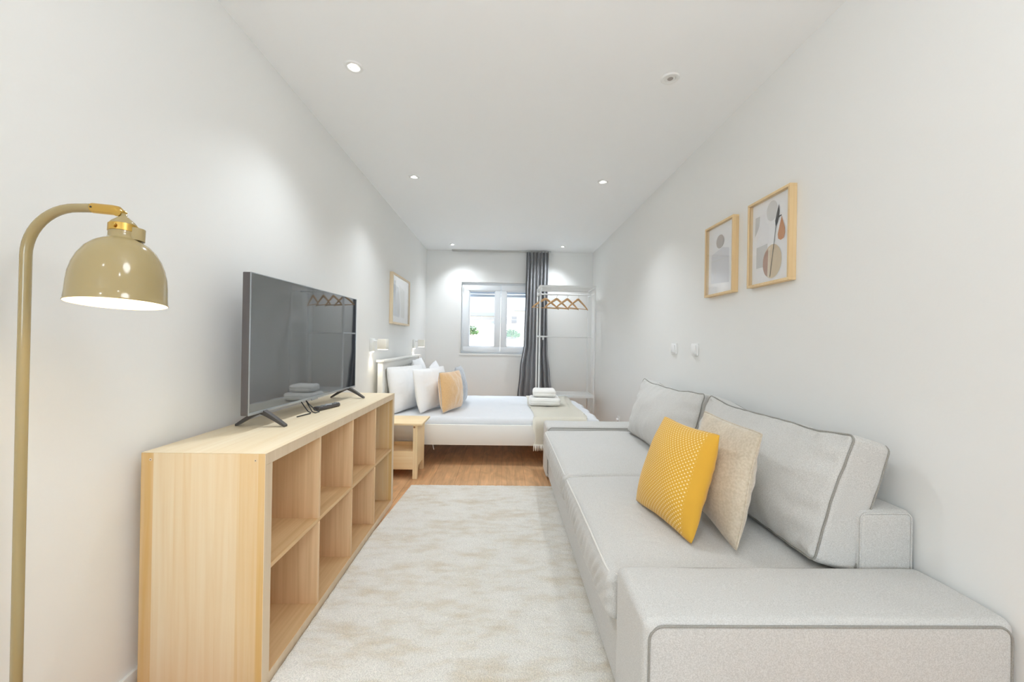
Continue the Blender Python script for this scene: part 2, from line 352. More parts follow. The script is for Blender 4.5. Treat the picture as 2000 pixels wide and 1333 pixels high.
def copy_thing(src, loc, label, group=None):
    c = src.copy(); COL.objects.link(c); c.location = loc; c['label'] = label
    if group: c['group'] = group
    for ch in list(src.children):
        d = ch.copy(); COL.objects.link(d); d.parent = c
        for g in list(ch.children):
            e = g.copy(); COL.objects.link(e); e.parent = d
    return c

# ------------------------------------------------------------------ room shell
T = .2
WX0, WX1, WZ0, WZ1 = -.655, .535, .955, 2.03
struct('floor', box(B(), XL-T, XR+T, YR-T, YB+T, -.1, 0), M_floor)
struct('ceiling', box(B(), XL-T, XR+T, YR-T, YB+T, ZC, ZC+.15), M_ceil)
struct('wall_left', box(B(), XL-T, XL, YR-T, YB+T, 0, ZC), M_wall)
struct('wall_right', box(B(), XR, XR+T, YR-T, YB+T, 0, ZC), M_wall)
b = B()
for q in ((XL, WX0, 0, ZC), (WX1, XR, 0, ZC), (WX0, WX1, 0, WZ0), (WX0, WX1, WZ1, ZC)): box(b, q[0], q[1], YB, YB+T, q[2], q[3])
struct('wall_back', b, M_wall)
RX0, RX1, RZ0, RZ1 = -.9, 1.1, .6, 2.3
b = B()
for q in ((XL, RX0, 0, ZC), (RX1, XR, 0, ZC), (RX0, RX1, 0, RZ0), (RX0, RX1, RZ1, ZC)): box(b, q[0], q[1], YR-T, YR, q[2], q[3])
struct('wall_rear', b, M_wall)
struct('baseboard_left', box(B(), XL, XL+.013, YR, YB, 0, .06, .003), M_trim)
struct('baseboard_right', box(B(), XR-.013, XR, YR, YB, 0, .06, .003), M_trim)
struct('baseboard_back', box(B(), XL+.013, XR-.013, YB-.013, YB, 0, .06, .003), M_trim)

def sash(par, x0, x1, z0, z1, y0, y1, w, name='sash'):
    b = B()
    box(b, x0, x1, y0, y1, z1-w, z1, .004); box(b, x0, x1, y0, y1, z0, z0+w, .004)
    box(b, x0, x0+w, y0, y1, z0+w, z1-w, .004); box(b, x1-w, x1, y0, y1, z0+w, z1-w, .004)
    f = part(name, b, M_pvc, par)
    bead = B(); g = .012
    for q in ((x0+w, x1-w, z1-w-g, z1-w), (x0+w, x1-w, z0+w, z0+w+g), (x0+w, x0+w+g, z0+w, z1-w), (x1-w-g, x1-w, z0+w, z1-w)): box(bead, q[0], q[1], y0+.012, y1-.01, q[2], q[3])
    part('glazing_bead', bead, M_pvc, f)
    part('pane', box(B(), x0+w, x1-w, (y0+y1)/2, (y0+y1)/2+.004, z0+w, z1-w), glass_w, f)
    return f
glass_w = glass('window_glass')
w1 = thing('window_1', 'white two-sash window in the back wall, partly behind the curtain', 'window', (0, YB, WZ0), kind='structure')
del w1['category']
b = B(); fw = .045; y0, y1 = YB+.03, YB+.095
for q in ((WX0, WX1, WZ1-fw, WZ1), (WX0, WX1, WZ0, WZ0+fw), (WX0, WX0+fw, WZ0+fw, WZ1-fw), (WX1-fw, WX1, WZ0+fw, WZ1-fw)): box(b, q[0], q[1], y0, y1, q[2], q[3], .004)
part('window_frame', b, M_pvc, w1)
sash(w1, WX0+.035, -.062, WZ0+.022, WZ1-.04, YB+.012, YB+.07, .082)
sash(w1, -.058, WX1-.035, WZ0+.022, WZ1-.04, YB+.012, YB+.07, .082)
b = B()
for q in ((WX0-.022, WX1+.022, WZ1, WZ1+.022), (WX0-.022, WX1+.022, WZ0-.03, WZ0), (WX0-.022, WX0, WZ0, WZ1), (WX1, WX1+.022, WZ0, WZ1)): box(b, q[0], q[1], YB-.006, YB, q[2], q[3], .002)
part('casing', b, M_trim, w1)
part('hinge', tube(B(), [(WX0+.02, YB+.006, 1.90), (WX0+.02, YB+.006, 1.99)], .007), M_white_metal, w1)
part('hinge', tube(B(), [(WX0+.02, YB+.006, 1.00), (WX0+.02, YB+.006, 1.06)], .007), M_white_metal, w1)
b = B()
for k in range(4): box(b, WX0+.04, WX1-.04, YB+.12, YB+.135, 1.825+k*.05, 1.868+k*.05, .006)
part('roller_shutter', b, mat('shutter_grey_blue', (.50, .57, .66), .5), w1)
w2 = thing('window_2', 'large window in the wall behind the camera', 'window', (0, YR, RZ0), kind='structure')
del w2['category']
b = B()
for q in ((RX0, RX1, RZ1-.06, RZ1), (RX0, RX1, RZ0, RZ0+.06), (RX0, RX0+.06, RZ0+.06, RZ1-.06), (RX1-.06, RX1, RZ0+.06, RZ1-.06), (.07, .13, RZ0+.06, RZ1-.06)): box(b, q[0], q[1], YR-.1, YR-.04, q[2], q[3], .004)
part('window_frame', b, M_pvc, w2)
part('pane', box(B(), RX0+.06, RX1-.06, YR-.08, YR-.075, RZ0+.06, RZ1-.06), glass_w, w2)

# ------------------------------------------------------------------ downlights
M_lamp = emit('lamp_face_lit', (1, .97, .9), 60); M_reflector = mat('downlight_reflector', (.75, .73, .70), .25, metal=.6)
M_dim = mat('unlit_bulb', (.32, .29, .27), .3)
def downlight(x, y, label, lit=True, first=None):
    if first and lit: return copy_thing(first, (x, y, ZC), label)
    t = thing('recessed_downlight', label, 'ceiling light', (x, y, ZC), group='recessed ceiling spotlights')
    part('trim_ring', lathe(B(), [(.026, 0), (.026, -.004), (.031, -.0065), (.042, -.006), (.047, 0)], seg=36), M_white_metal, t, world=False)
    if lit:
        part('lamp_face', lathe(B(), [(0, -.004), (.011, -.004), (.0135, -.002)], seg=24), M_lamp, t, world=False)
        part('reflector', lathe(B(), [(.0136, -.002), (.0255, -.0035)], seg=24), M_white_metal, t, world=False)
        lamp('SPOT', 'spot_beam', (0, 0, -.02), (0, 0, 0), SPOT_W, (.88, .94, 1), t, spot_size=R(124), spot_blend=1, shadow_soft_size=.04)
    else:
        part('lamp_face', lathe(B(), [(0, -.003), (.006, -.0045), (.0125, -.005), (.0145, -.003)], seg=24), M_dim, t, world=False)
        part('reflector', lathe(B(), [(.0147, -.003), (.0255, -.0035)], seg=24), M_white_metal, t, world=False)
    return t
d0 = downlight(-.776, 1.97, 'lit round ceiling downlight nearest the camera, at the upper left above the television')
downlight(-.774, 3.275, 'lit ceiling downlight above the left wall, second along from the nearest one', first=d0)
downlight(.814, 3.28, 'lit ceiling downlight above the sofa, right side of the ceiling', first=d0)
downlight(-.754, 5.55, 'lit ceiling downlight at the far end, left of the curtain rail', first=d0)
downlight(.811, 5.54, 'lit ceiling downlight at the far end, right of the curtain above the clothes rack', first=d0)
downlight(.83, 1.985, 'unlit ceiling downlight with dark bulb at the upper right of the photo', lit=False)
for x, w_ in ((-.776, 'left'), (.82, 'right')):
    downlight(x, -.85, 'lit ceiling downlight out of the frame behind the camera, %s side' % w_, first=d0)
    downlight(x, -2.3, 'lit ceiling downlight out of the frame at the rear of the room, %s side' % w_, first=d0)

for o in list(COL.objects):      # every fitting is swivelled a little towards the middle of the room
    if o.type == 'LIGHT' and o.name.startswith('spot_beam'): o.rotation_euler = (0, R(-13 if o.parent.location.x < 0 else 13), 0)

# ------------------------------------------------------------------ shelf unit
SX1, SX0, SY0, SY1 = -.758, -1.148, 1.266, 2.736
ks = thing('cube_shelf_unit', 'long low pale oak cube shelf with eight open compartments along the left wall', 'shelf unit', ((SX0+SX1)/2, (SY0+SY1)/2, 0))
p_ = .038; b0 = .001
def prism(yz, x0, x1):
    b = B(); a = [b.verts.new((x0, y, z)) for y, z in yz]; c = [b.verts.new((x1, y, z)) for y, z in yz]
    b.faces.new(a); b.faces.new(c[::-1])
    for i in range(len(yz)): b.faces.new((a[i], a[(i+1) % len(yz)], c[(i+1) % len(yz)], c[i]))
    bmesh.ops.bevel(b, geom=b.edges[:], offset=.0008, segments=2, affect='EDGES', profile=.5)
    return b
part('top_panel', prism([(SY0+.0004, .77), (SY1-.0004, .77), (SY1-p_, .732), (SY0+p_, .732)], SX0, SX1), M_oak_top, ks)
part('side_panel', prism([(SY0, b0), (SY0, .7694), (SY0+p_, .7315), (SY0+p_, b0)], SX0, SX1), M_oak_side, ks)
part('side_panel', prism([(SY1, b0), (SY1, .7694), (SY1-p_, .7315), (SY1-p_, b0)], SX0, SX1), M_oak_side, ks)
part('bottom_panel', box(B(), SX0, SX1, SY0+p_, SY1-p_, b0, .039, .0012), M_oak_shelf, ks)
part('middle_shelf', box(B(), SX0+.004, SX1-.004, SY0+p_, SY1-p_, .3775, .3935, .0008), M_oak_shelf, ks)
cw = (SY1-SY0-2*p_-3*.016)/4
for k in range(1, 4):
    y = SY0+p_+k*cw+(k-1)*.016
    for z0, z1 in ((.039, .3775), (.3935, .732)):
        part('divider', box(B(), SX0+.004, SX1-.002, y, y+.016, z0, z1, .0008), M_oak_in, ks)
b = B(); box(b, SX1-.0005, SX1+.0012, SY0, SY1, .7325, .7695); box(b, SX1-.0005, SX1+.0012, SY0+p_, SY1-p_, b0, .0385)
box(b, SX1-.0005, SX1+.0012, SY0, SY0+p_, b0, .732); box(b, SX1-.0005, SX1+.0012, SY1-p_, SY1, b0, .732)
part('edge_band', b, M_oak_edge, ks)
for x in (SX0+.03, SX1-.03):
    part('screw_cap', tube(B(), [(x, SY0-.0015, .748), (x, SY0+.002, .748)], .0045, 16), M_oak_edge, ks)
    part('screw_hole', tube(B(), [(x, SY0-.0019, .748), (x, SY0-.001, .748)], .0016, 8), M_black, ks)

# ------------------------------------------------------------------ television
tvc = Vector((-.985, 2.06, .77))
tv = thing('television', 'large flat-screen television standing on the pale oak shelf unit', 'television', mtx=Matrix.Translation(tvc) @ Matrix.Rotation(R(-2.4), 4, 'Z'))
HW = .498; Z0, Z1 = .06, .632
part('housing', box(B(), -.032, -.002, -HW, HW, Z0, Z1, .003), M_tv, tv, world=False)
b = B(); box(b, -.055, -.0325, -HW+.1, HW-.1, Z0+.03, Z0+.33, .01); part('rear_casing', b, M_tv, tv, world=False)
b = B(); g = .004
for q in ((-HW, HW, Z1-g, Z1), (-HW, HW, Z0, Z0+.011), (-HW, -HW+g, Z0+.011, Z1-g), (HW-g, HW, Z0+.011, Z1-g)): box(b, -.002, .0022, q[0], q[1], q[2], q[3], .0008)
part('bezel', b, M_tvrim, tv, world=False)
part('screen', box(B(), -.0018, .0006, -HW+g, HW-g, Z0+.011, Z1-g), M_screen, tv, world=False)
part('logo_tab', box(B(), -.004, .003, -.03, .03, Z0-.008, Z0+.001, .001), M_tvrim, tv, world=False)
for y in (-.40, .42):
    b = B()
    for s in (-1, 1):
        prof = []
        for i in range(9):
            t_ = i/8; x = -.012 + s*.105*t_; z = .066 - .062*t_**1.15
            prof.append((x, z, .011*(1-t_)+.0055*t_, .012*(1-t_)+.010*t_))
        prev = None
        for (x, z, hz, hy) in prof:
            r_ = [b.verts.new((x, y+s*0+sy*hy, max(.0, z+sz*hz-hz*.2))) for sy, sz in ((-1, -1), (1, -1), (1, 1), (-1, 1))]
            if prev:
                for k in range(4): b.faces.new((prev[k], prev[(k+1) % 4], r_[(k+1) % 4], r_[k]))
            else: b.faces.new(r_)
            prev = r_
        b.faces.new(prev[::-1])
    part('foot', b, M_tvleg, tv, world=False)
# cable hanging behind / under the television
b = B()
tube(b, [(-1.03, 1.99, .84), (-1.0, 1.985, .80), (-.975, 1.975, .776), (-.955, 1.96, .7735), (-.945, 1.935, .7735), (-.955, 1.90, .7735), (-.965, 1.85, .7735)], .0026, 8)
tube(b, [(-1.02, 2.0, .85), (-.985, 2.0, .81), (-.95, 2.0, .778), (-.925, 1.985, .7735), (-.93, 1.955, .7735), (-.955, 1.975, .775), (-.99, 2.01, .80), (-1.03, 2.03, .85)], .0026, 8)
solo('cable', b, M_black, 'thin black cable looped on the shelf top under the television', 'cable', (-.97, 1.97, .77), smooth=True)
# remote
rm = thing('remote_control', 'black remote control lying on the shelf top in front of the television', 'remote control', mtx=Matrix.Translation((-.937, 2.10, .771)) @ Matrix.Rotation(R(-14), 4, 'Z'))
part('body', rbox(B(), (0, 0, .010), (.044, .165, .019), .008, (3, 8, 2)), M_remote, rm, world=False, smooth=True)
part('navigation_ring', lathe(B(), [(.008, .0195), (.009, .0215), (.016, .0215), (.017, .0195)], c=(0, .01, 0), seg=24), M_remote_g, rm, world=False)
for i in range(5):
    for j in range(3):
        if i == 2: continue
        y = -.055+i*.032 + (.0 if i < 2 else .006)
        part('button', box(B(), -.015+j*.0115, -.008+j*.0115, y-.004, y+.004, .019, .0212, .001), M_remote_g, rm, world=False)

# ------------------------------------------------------------------ floor lamp
LX, LY = -1.079, .90
fl = thing('floor_lamp', 'cream arched floor lamp with dome shade and brass joint at the left edge', 'floor lamp', (LX, LY, 0))
part('base', lathe(B(), [(0, 0), (.068, 0), (.07, .004), (.068, .016), (.02, .022), (.0, .022)], c=(LX, LY, 0)), M_cream, fl, smooth='auto')
pts = [(LX-.004, LY, .02), (LX-.003, LY, .6), (LX-.002, LY, 1.0), (LX, LY, 1.318)]
for i in range(1, 13):
    a = R(90*i/12); pts.append((LX+.110-.110*math.cos(a), LY, 1.318+.110*math.sin(a)))
pts += [(LX+.135, LY, 1.4285), (LX+.155, LY, 1.428)]
part('pole', tube(B(), pts, .0098, 20), M_cream, fl, smooth=True)
sl = part('joint_sleeve', tube(B(), [(LX+.146, LY, 1.4285), (LX+.147, LY, 1.4285), (LX+.190, LY, 1.4250), (LX+.202, LY, 1.4235), (LX+.214, LY, 1.418)], [.0095, .0112, .0112, .0102, .005], 20), M_brass, fl)
part('joint_knuckle', tube(B(), [(LX+.206, LY-.008, 1.4185), (LX+.206, LY+.008, 1.4185)], .009, 20), M_brass, sl)
part('joint_screw', tube(B(), [(LX+.152, LY-.0118, 1.428), (LX+.152, LY-.0105, 1.428)], .0022, 10), M_black, sl)
tilt = Matrix.Rotation(R(-2.2), 4, 'Y') @ Matrix.Rotation(R(-5), 4, 'X')   # rim lower on the room side
RC = Vector((-.856, LY-.018, 1.2110))
def tl(prof, seg=56): return lathe(B(), [(r_*.675, z_) for r_, z_ in prof], c=RC, seg=seg, mtx=tilt)
prof = [(.1235, 0), (.1250, .001), (.1235, .003)]
prof += [(.1215, .02), (.1205, .04), (.118, .062), (.112, .082), (.102, .102), (.088, .120), (.070, .134), (.052, .1425), (.041, .146), (.0365, .150), (.036, .157), (.036, .180), (.031, .186), (.016, .196), (.0085, .201), (.0085, .206), (0, .206)]
shd = part('lamp_shade', tl(prof), M_cream, fl, smooth=True)
inner = [(.1228, .0005), (.119, .02), (.118, .04), (.1155, .06), (.1095, .080), (.0995, .099), (.0855, .117), (.067, .131), (.0, .140)]
part('shade_lining', tl(inner), M_cream_in, shd, smooth=True)
part('brass_band', tl([(.0362, .163), (.0376, .1635), (.0376, .1795), (.0362, .180)], 40), M_brass, shd)
q = RC + tilt @ Vector((.006, -.0268, .1715)); part('band_screw', tube(B(), [q, q+Vector((0, -.003, 0))], .0042, 14), M_brass, shd)
q = RC + tilt @ Vector((.020, .010, .146)); q2 = RC + tilt @ Vector((.020, .010, .174)); part('vent_collar', tube(B(), [q, q2], .016, 24), M_cream, shd)
part('stem', tube(B(), [RC+tilt @ Vector((0, 0, .198)), Vector((LX+.206, LY, 1.4185))], .0048, 14), M_brass, fl)
part('bulb', lathe(B(), [(0, .070), (.018, .074), (.026, .086), (.026, .098), (.016, .115), (.013, .136)], c=RC, mtx=tilt, seg=24), emit('warm_bulb_glow', (1, .88, .68), 6), fl, smooth=True)
lb = lamp('POINT', 'bulb_light', RC - Vector((LX, LY, 0)) + Vector((.0, 0, .052)), (0, 0, 0), BULB_W, (1, .82, .6), fl, shadow_soft_size=.03)

# ------------------------------------------------------------------ rug
b = B(); NX, NY = 180, 560
RX_0, RX_1, RY_0, RY_1 = -.756, .46, -.9, 3.065
g = [[None]*(NY+1) for _ in range(NX+1)]
for i in range(NX+1):
    for j in range(NY+1):
        u, v = i/NX, j/NY
        x = RX_0+(RX_1-RX_0)*u; y = RY_0+(RY_1-RY_0)*v
        ed = min(u*(RX_1-RX_0), (1-u)*(RX_1-RX_0), v*(RY_1-RY_0), (1-v)*(RY_1-RY_0))
        z = .0165 + .0022*noise.noise(Vector((x*38, y*38, 0))) + .0018*noise.noise(Vector((x*95, y*95, 3)))
        z = .002 + (z-.002)*min(1, ed/.014)**.5
        if ed < .02: x += .0022*noise.noise(Vector((x*60, y*60, 8))); y += .003*noise.noise(Vector((x*60, y*60, 18)))
        x += .045*max(0, (y-2.3)/.76)*(1-u)
        g[i][j] = b.verts.new((x, y, z))
for i in range(NX):
    for j in range(NY): b.faces.new((g[i][j], g[i+1][j], g[i+1][j+1], g[i][j+1]))
solo('rug', b, M_rug, 'cream and beige mottled rug on the floor between shelf and sofa', 'rug', (-.15, 1.4, 0), smooth=True)

# ------------------------------------------------------------------ sofa
AX0, AX1 = .362, 1.318; Y0, Y1 = .967, 3.465; AW = .252; AZ = .449
sf = thing('sofa', 'grey-beige fabric sofa along the right wall', 'sofa', ((AX0+AX1)/2, (Y0+Y1)/2, 0))
def nz(p, s, a, o=0): return a*noise.noise(Vector((p.x*s+o, p.y*s+o*1.3, p.z*s)))
def arm(ya, yb, near):
    c = ((AX0+AX1)/2, (ya+yb)/2, (.022+AZ)/2); d = (AX1-AX0, yb-ya, AZ-.022)
    def dp(q, n):
        if n.z > .7: q.z += .005*(1-n.y**2) + nz(q, 5, .003)
        return q
    o = part('armrest', rbox(B(), c, d, .024, (20, 6, 8), dp), M_sofa, sf, smooth=True)
    for y, s in ((ya, -1), (yb, 1)):
        lp = loop_rr(AX0+.013, AX1-.013, .04, AZ-.013, .035)
        part('piping', tube(B(), [(x, y-s*.0012, z+.0015*math.sin(x*17)) for x, z in lp], .0033, 8, closed=True), M_piping, o, smooth=True)
arm(Y0, Y0+AW, True); arm(Y1-AW, Y1, False)
part('base', rbox(B(), ((AX0+1.12)/2+.010, (Y0+Y1)/2, .145), (1.12-AX0-.020, Y1-Y0-2*AW+.006, .235), .012, (4, 20, 4)), M_sofa, sf, smooth=True)
def bk(q, n):
    if n.z > .8: q.z += .004*noise.noise(Vector((q.y*4, 0, 1)))
    return q
bf = part('backrest', rbox(B(), (1.226, (Y0+Y1)/2, .325), (.182, Y1-Y0-2*AW+.004, .595), .022, (4, 20, 10), bk), M_sofa, sf, smooth=True)
part('piping', tube(B(), [(a, Y0+AW+.0005, z) for a, z in loop_rr(1.143, 1.309, .05, .615, .02)], .0026, 8, closed=True), M_sofa, bf, smooth=True)
ysp = 2.120
def seat(ya, yb, ofs):
    x0, x1 = .338, 1.115; z0, z1 = .258, .418
    def dp(q, n):
        k = max(0, (1-n.x**4))*max(0, 1-n.y**4)
        if n.z > 0: q.z += .030*n.z*k + nz(q, 4, .006, ofs)*n.z
        if n.x < -.6:   # gathered creases in the front border
            q.x += .0075*math.sin((q.y*1.0+q.z*.75)*120+4*noise.noise(Vector((q.y*6, q.z*6, ofs))))*(1-abs(n.z))*(.4+.6*abs(noise.noise(Vector((q.y*5, 0, ofs)))*2))
            q.x -= .010*(1-n.y**2)*(1-n.z**2)
        return q
    o = part('seat_cushion', rbox(B(), ((x0+x1)/2, (ya+yb)/2, (z0+z1)/2), (x1-x0, yb-ya, z1-z0), .036, (14, 110, 10), dp), M_sofa_c, sf, smooth=True)
    pts = []
    for zz in (z1-.012, z0+.012):
        pts = [(x0+.10, ya+.012, zz)]
        for i in range(7): a = R(90*i/6); pts.append((x0+.012+.036-.036*math.sin(a), ya+.012+.036-.036*math.cos(a), zz))
        for i in range(1, 20): pts.append((x0+.010-(.006 if zz < .3 else .004)*math.sin(PI*i/20), ya+.048+(yb-ya-.096)*i/20, zz + (.014*math.sin(PI*i/20) if zz > .3 else 0)))
        for i in range(7): a = R(90*i/6); pts.append((x0+.048-.036*math.cos(a), yb-.048+.036*math.sin(a), zz))
        pts.append((x0+.10, yb-.012, zz))
        part('piping', tube(B(), pts, .0042, 8), M_seam, o, smooth=True)
seat(Y0+AW+.003, ysp, 1.0); seat(ysp+.002, Y1-AW-.003, 7.0)
def back_cushion(ya, yb, tilt_deg, zb, hh, ofs, yaw=0):
    """boxed cushion leaning on the backrest; local x = thickness"""
    W = yb-ya; D = .135
    m = Matrix.Translation((1.066, (ya+yb)/2, zb)) @ Matrix.Rotation(R(yaw), 4, 'Z') @ Matrix.Rotation(R(tilt_deg), 4, 'Y')
    def dp(q, n):
        k = max(0, 1-abs(n.y)**2.6)*max(0, 1-abs(n.z)**2.6)
        if n.x < 0: q.x -= .100*k*(-n.x)**.5 * (1-.3*n.z)
        else: q.x += .05*k*n.x
        # corners stay, edges bow in a little, top sags
        q.y *= 1 - .018*(1-n.z**2)
        q.z += -.026*(1-n.y**2)*max(0, n.z) + .012*noise.noise(Vector((q.y*6+ofs, q.z*3, ofs)))*max(0, n.z)
        # short creases close to the seams
        e = max(abs(n.y), abs(n.z))
        if e > .55: q.x += .006*math.sin((q.z if abs(n.y) > abs(n.z) else q.y)*75 + 3*noise.noise(q*7))*(e-.55)/.45*(1-max(0, e-.93)/.07)
        q.x += nz(q, 6, .012, ofs)
        return q
    bm = rbox(B(), (0, 0, 0), (D, W, hh), .024, (6, 44, 26), dp)
    bmesh.ops.transform(bm, matrix=m @ Matrix.Translation((0, 0, hh/2)), verts=bm.verts)
    o = part('back_cushion', bm, M_sofa_c, sf, smooth=True)
    for xs in (-D/2+.007, D/2-.007):
        lp = loop_rr(-W/2+.0045, W/2-.0045, .0045, hh-.0045, .022, 5); dense = []
        for i in range(len(lp)):
            a, c = Vector((*lp[i], 0)), Vector((*lp[(i+1) % len(lp)], 0)); k = max(1, int((a-c).length/.04))
            for j in range(k): dense.append(a.lerp(c, j/k))
        pts = []
        for v in dense:
            q = Vector((xs, v.x, v.y-hh/2)); n = Vector((q.x/(D/2), q.y/(W/2), q.z/(hh/2)))
            q = dp(q, Vector((n.x, max(-1, min(1, n.y)), max(-1, min(1, n.z))))); pts.append(m @ Matrix.Translation((0, 0, hh/2)) @ q)
        part('piping', tube(B(), pts, .0034, 8, closed=True), M_piping, o, smooth=True)
back_cushion(1.222, 2.135, 17, .432, .435, 2.0)
back_cushion(2.165, 3.09, 16, .432, .44, 9.0, 1.5)
for x in (AX0+.06, AX1-.06):
    for y in (Y0+.06, Y1-.06):
        part('foot', tube(B(), [(x, y, 0), (x, y, .03)], .02, 16), M_black, sf)

# ------------------------------------------------------------------ scatter cushions
def soft_bend(u, v, ofs):
    """limp shape of a filled cover: a slight twist, corners that curl"""
    s = math.sin(ofs*2.7)
    return .010*s*u*v + .006*noise.noise(Vector((u*1.3, v*1.3, ofs+4))) + .010*max(0, abs(u*v)-.55)*math.cos(ofs*1.9+u*2+v)
def pillow_bm(w, h, t, pin=.07, ofs=0, crease=.004, n=44, ear=1.0):
    """soft square cushion in local XY, thickness along Z, base edge at y=0"""
    b = B(); top = []; bot = []
    for i in range(n+1):
        rt, rb = [], []
        for j in range(n+1):
            u = -1+2*i/n; v = -1+2*j/n
            u = math.sin(u*PI/2)*.35+u*.65; v = math.sin(v*PI/2)*.35+v*.65
            cr = 1-.035*(abs(u*v))**7; x = w/2*u*(1-pin*(1-v*v))*cr; y = h/2*v*(1-pin*(1-u*u))*cr
            k = ((1-abs(u)**2.4)*(1-abs(v)**2.4))**.62*ear
            edge = (i in (0, n) or j in (0, n))
            e = max(abs(u), abs(v))
            wob = .5*t*k + (crease*math.sin((x if abs(v) > abs(u) else y)*95+5*noise.noise(Vector((x*9, y*9, ofs))))*max(0, e-.5)*2*(1-e)*2.2) + .018*noise.noise(Vector((x*7, y*7, ofs)))*k + .006*noise.noise(Vector((x*19, y*11, ofs+2)))*k
            sd = soft_bend(u, v, ofs)
            vt = b.verts.new((x, y+h/2, sd + (wob if not edge else 0))); rt.append(vt)
            rb.append(vt if edge else b.verts.new((x, y+h/2, sd - .5*t*k - .012*noise.noise(Vector((x*7, y*7, ofs+9)))*k)))
        top.append(rt); bot.append(rb)
    for i in range(n):
        for j in range(n):
            b.faces.new((top[i][j], top[i+1][j], top[i+1][j+1], top[i][j+1]))
            f = (bot[i][j+1], bot[i+1][j+1], bot[i+1][j], bot[i][j])
            try: b.faces.new(f)
            except ValueError: pass
    return b
def seam_pts(w, h, pin, ofs=0, n=60):
    out = []
    for k in range(4*n):
        s, f = divmod(k, n); a = -1+2*f/n
        u, v = [(a, -1), (1, a), (-a, 1), (-1, -a)][s]
        cr = 1-.035*(abs(u*v))**7; out.append((w/2*u*(1-pin*(1-v*v))*cr, h/2*v*(1-pin*(1-u*u))*cr+h/2, soft_bend(u, v, ofs)))
    return out
def cushion(name, label, cat, m, base, ydir, up, w, h, t, pin=.07, ofs=0, seam=None, group=None, crease=.004):
    """base = middle of bottom edge, ydir = along the bottom edge, up = along the height"""
    ex = Vector(ydir).normalized(); ey = Vector(up); ey = (ey-ex*ey.dot(ex)).normalized(); ez = ex.cross(ey)
    mm = Matrix((ex, ey, ez)).transposed().to_4x4(); mm.translation = base
    bm = pillow_bm(w, h, t, pin, ofs, crease)
    if seam:
        r = thing(name, label, cat, mtx=mm, group=group)
        c = part('cover', bm, m, r, world=False, smooth=True)
        part('piping', tube(B(), seam_pts(w, h, pin, ofs), .0028, 8, closed=True), seam, c, world=False, smooth=True)
        return r
    return solo(name, bm, m, label, cat, base, mtx=mm, world=False, smooth=True, group=group)
# edge direction toward the far end is -local x so the plain band of the yellow cover sits on the camera side
cushion('throw_pillow', 'yellow square cushion with rows of small white dots, on the sofa seat', 'cushion', M_yellow,
        (.622, 1.52, .449), (-.055, .36, 0), (.12, 0, .37), .385, .40, .16, .07, 3, crease=.006)
cushion('throw_pillow', 'plain beige cushion standing between the yellow cushion and the sofa back', 'cushion', M_beige,
        (.818, 1.50, .449), (.04, .40, 0), (.055, 0, .39), .43, .41, .13, .05, 11, seam=M_beige, crease=.006)

# ------------------------------------------------------------------ bed
BX0, BX1, BY0, BY1 = -1.145, .90, 3.575, 5.13
bed = thing('bed', 'white painted double bed with slatted headboard against the left wall', 'bed', ((BX0+BX1)/2, (BY0+BY1)/2, 0))
hb = part('headboard', box(B(), BX0+.004, BX0+.018, BY0+.05, BY1-.05, .30, .86, .001), M_white_wood, bed)
for y in (BY0, BY1-.05): part('post', box(B(), BX0-.002, BX0+.046, y, y+.05, 0, .9348, .003), M_white_wood, hb)
part('top_rail', box(B(), BX0+.004, BX0+.036, BY0+.0502, BY1-.0502, .862, .9348, .003), M_white_wood, hb)
part('bottom_rail', box(B(), BX0+.0185, BX0+.036, BY0+.0502, BY1-.0502, .30, .37, .003), M_white_wood, hb)
part('top_cap', box(B(), BX0-.012, BX0+.060, BY0-.012, BY1+.012, .935, .955, .003), M_white_wood, hb)
ns = 12
for k in range(ns):
    wd = (BY1-BY0-.104)/ns; y = BY0+.052+wd*k; part('slat', box(B(), BX0+.0185, BX0+.028, y+.004, y+wd-.004, .372, .860, .003), M_white_wood, hb)
part('side_rail', box(B(), BX0+.04, BX1, BY0, BY0+.028, .19, .375, .003), M_white_wood, bed)
part('side_rail', box(B(), BX0+.04, BX1, BY1-.028, BY1, .19, .375, .003), M_white_wood, bed)
part('foot_rail', box(B(), BX1-.028, BX1, BY0+.028, BY1-.028, .19, .375, .003), M_white_wood, bed)
part('slat_base', box(B(), BX0+.045, BX1-.028, BY0+.028, BY1-.028, .205, .222), M_white_wood, bed)
part('centre_beam', box(B(), BX0+.045, BX1-.028, 4.31, 4.38, .15, .204), M_white_wood, bed)
for y in (BY0, BY1-.05): part('leg', box(B(), BX1-.05, BX1, y, y+.05, 0, .19, .003), M_white_wood, bed)
part('leg', box(B(), -.1, -.05, 4.32, 4.37, 0, .15), M_white_wood, bed)
part('strap', tube(B(), [(-.645, BY0+.05, .21), (-.64, BY0+.045, .17), (-.632, BY0+.045, .135)], .0035, 8), M_white_metal, bed)
solo('mattress', rbox(B(), (-.12, 4.352, .272), (1.93, 1.48, .098), .03, (6, 6, 3)), M_white_cloth, 'white mattress lying in the bed frame under the cover', 'mattress', (-.12, 4.352, .223), smooth=True)
def duv(q, n):
    if n.z > 0:
        q.z += (.006*noise.noise(Vector((q.x*3, q.y*3, 5))) + .003*noise.noise(Vector((q.x*9, q.y*7, 2))))*n.z
    if n.x > .4 and n.y > .2: q.x -= .13*(n.x-.4)/.6*((n.y-.2)/.8)**1.6
    if n.x > .93: q.x += .012*math.sin(q.y*22)
    return q
solo('bed_cover', rbox(B(), (-.10, 4.357, .380), (2.03, 1.50, .112), .05, (60, 50, 3), duv), M_sheet, 'smooth white bed cover spread over the mattress', 'bed cover', (-.1, 4.357, .324), smooth=True)
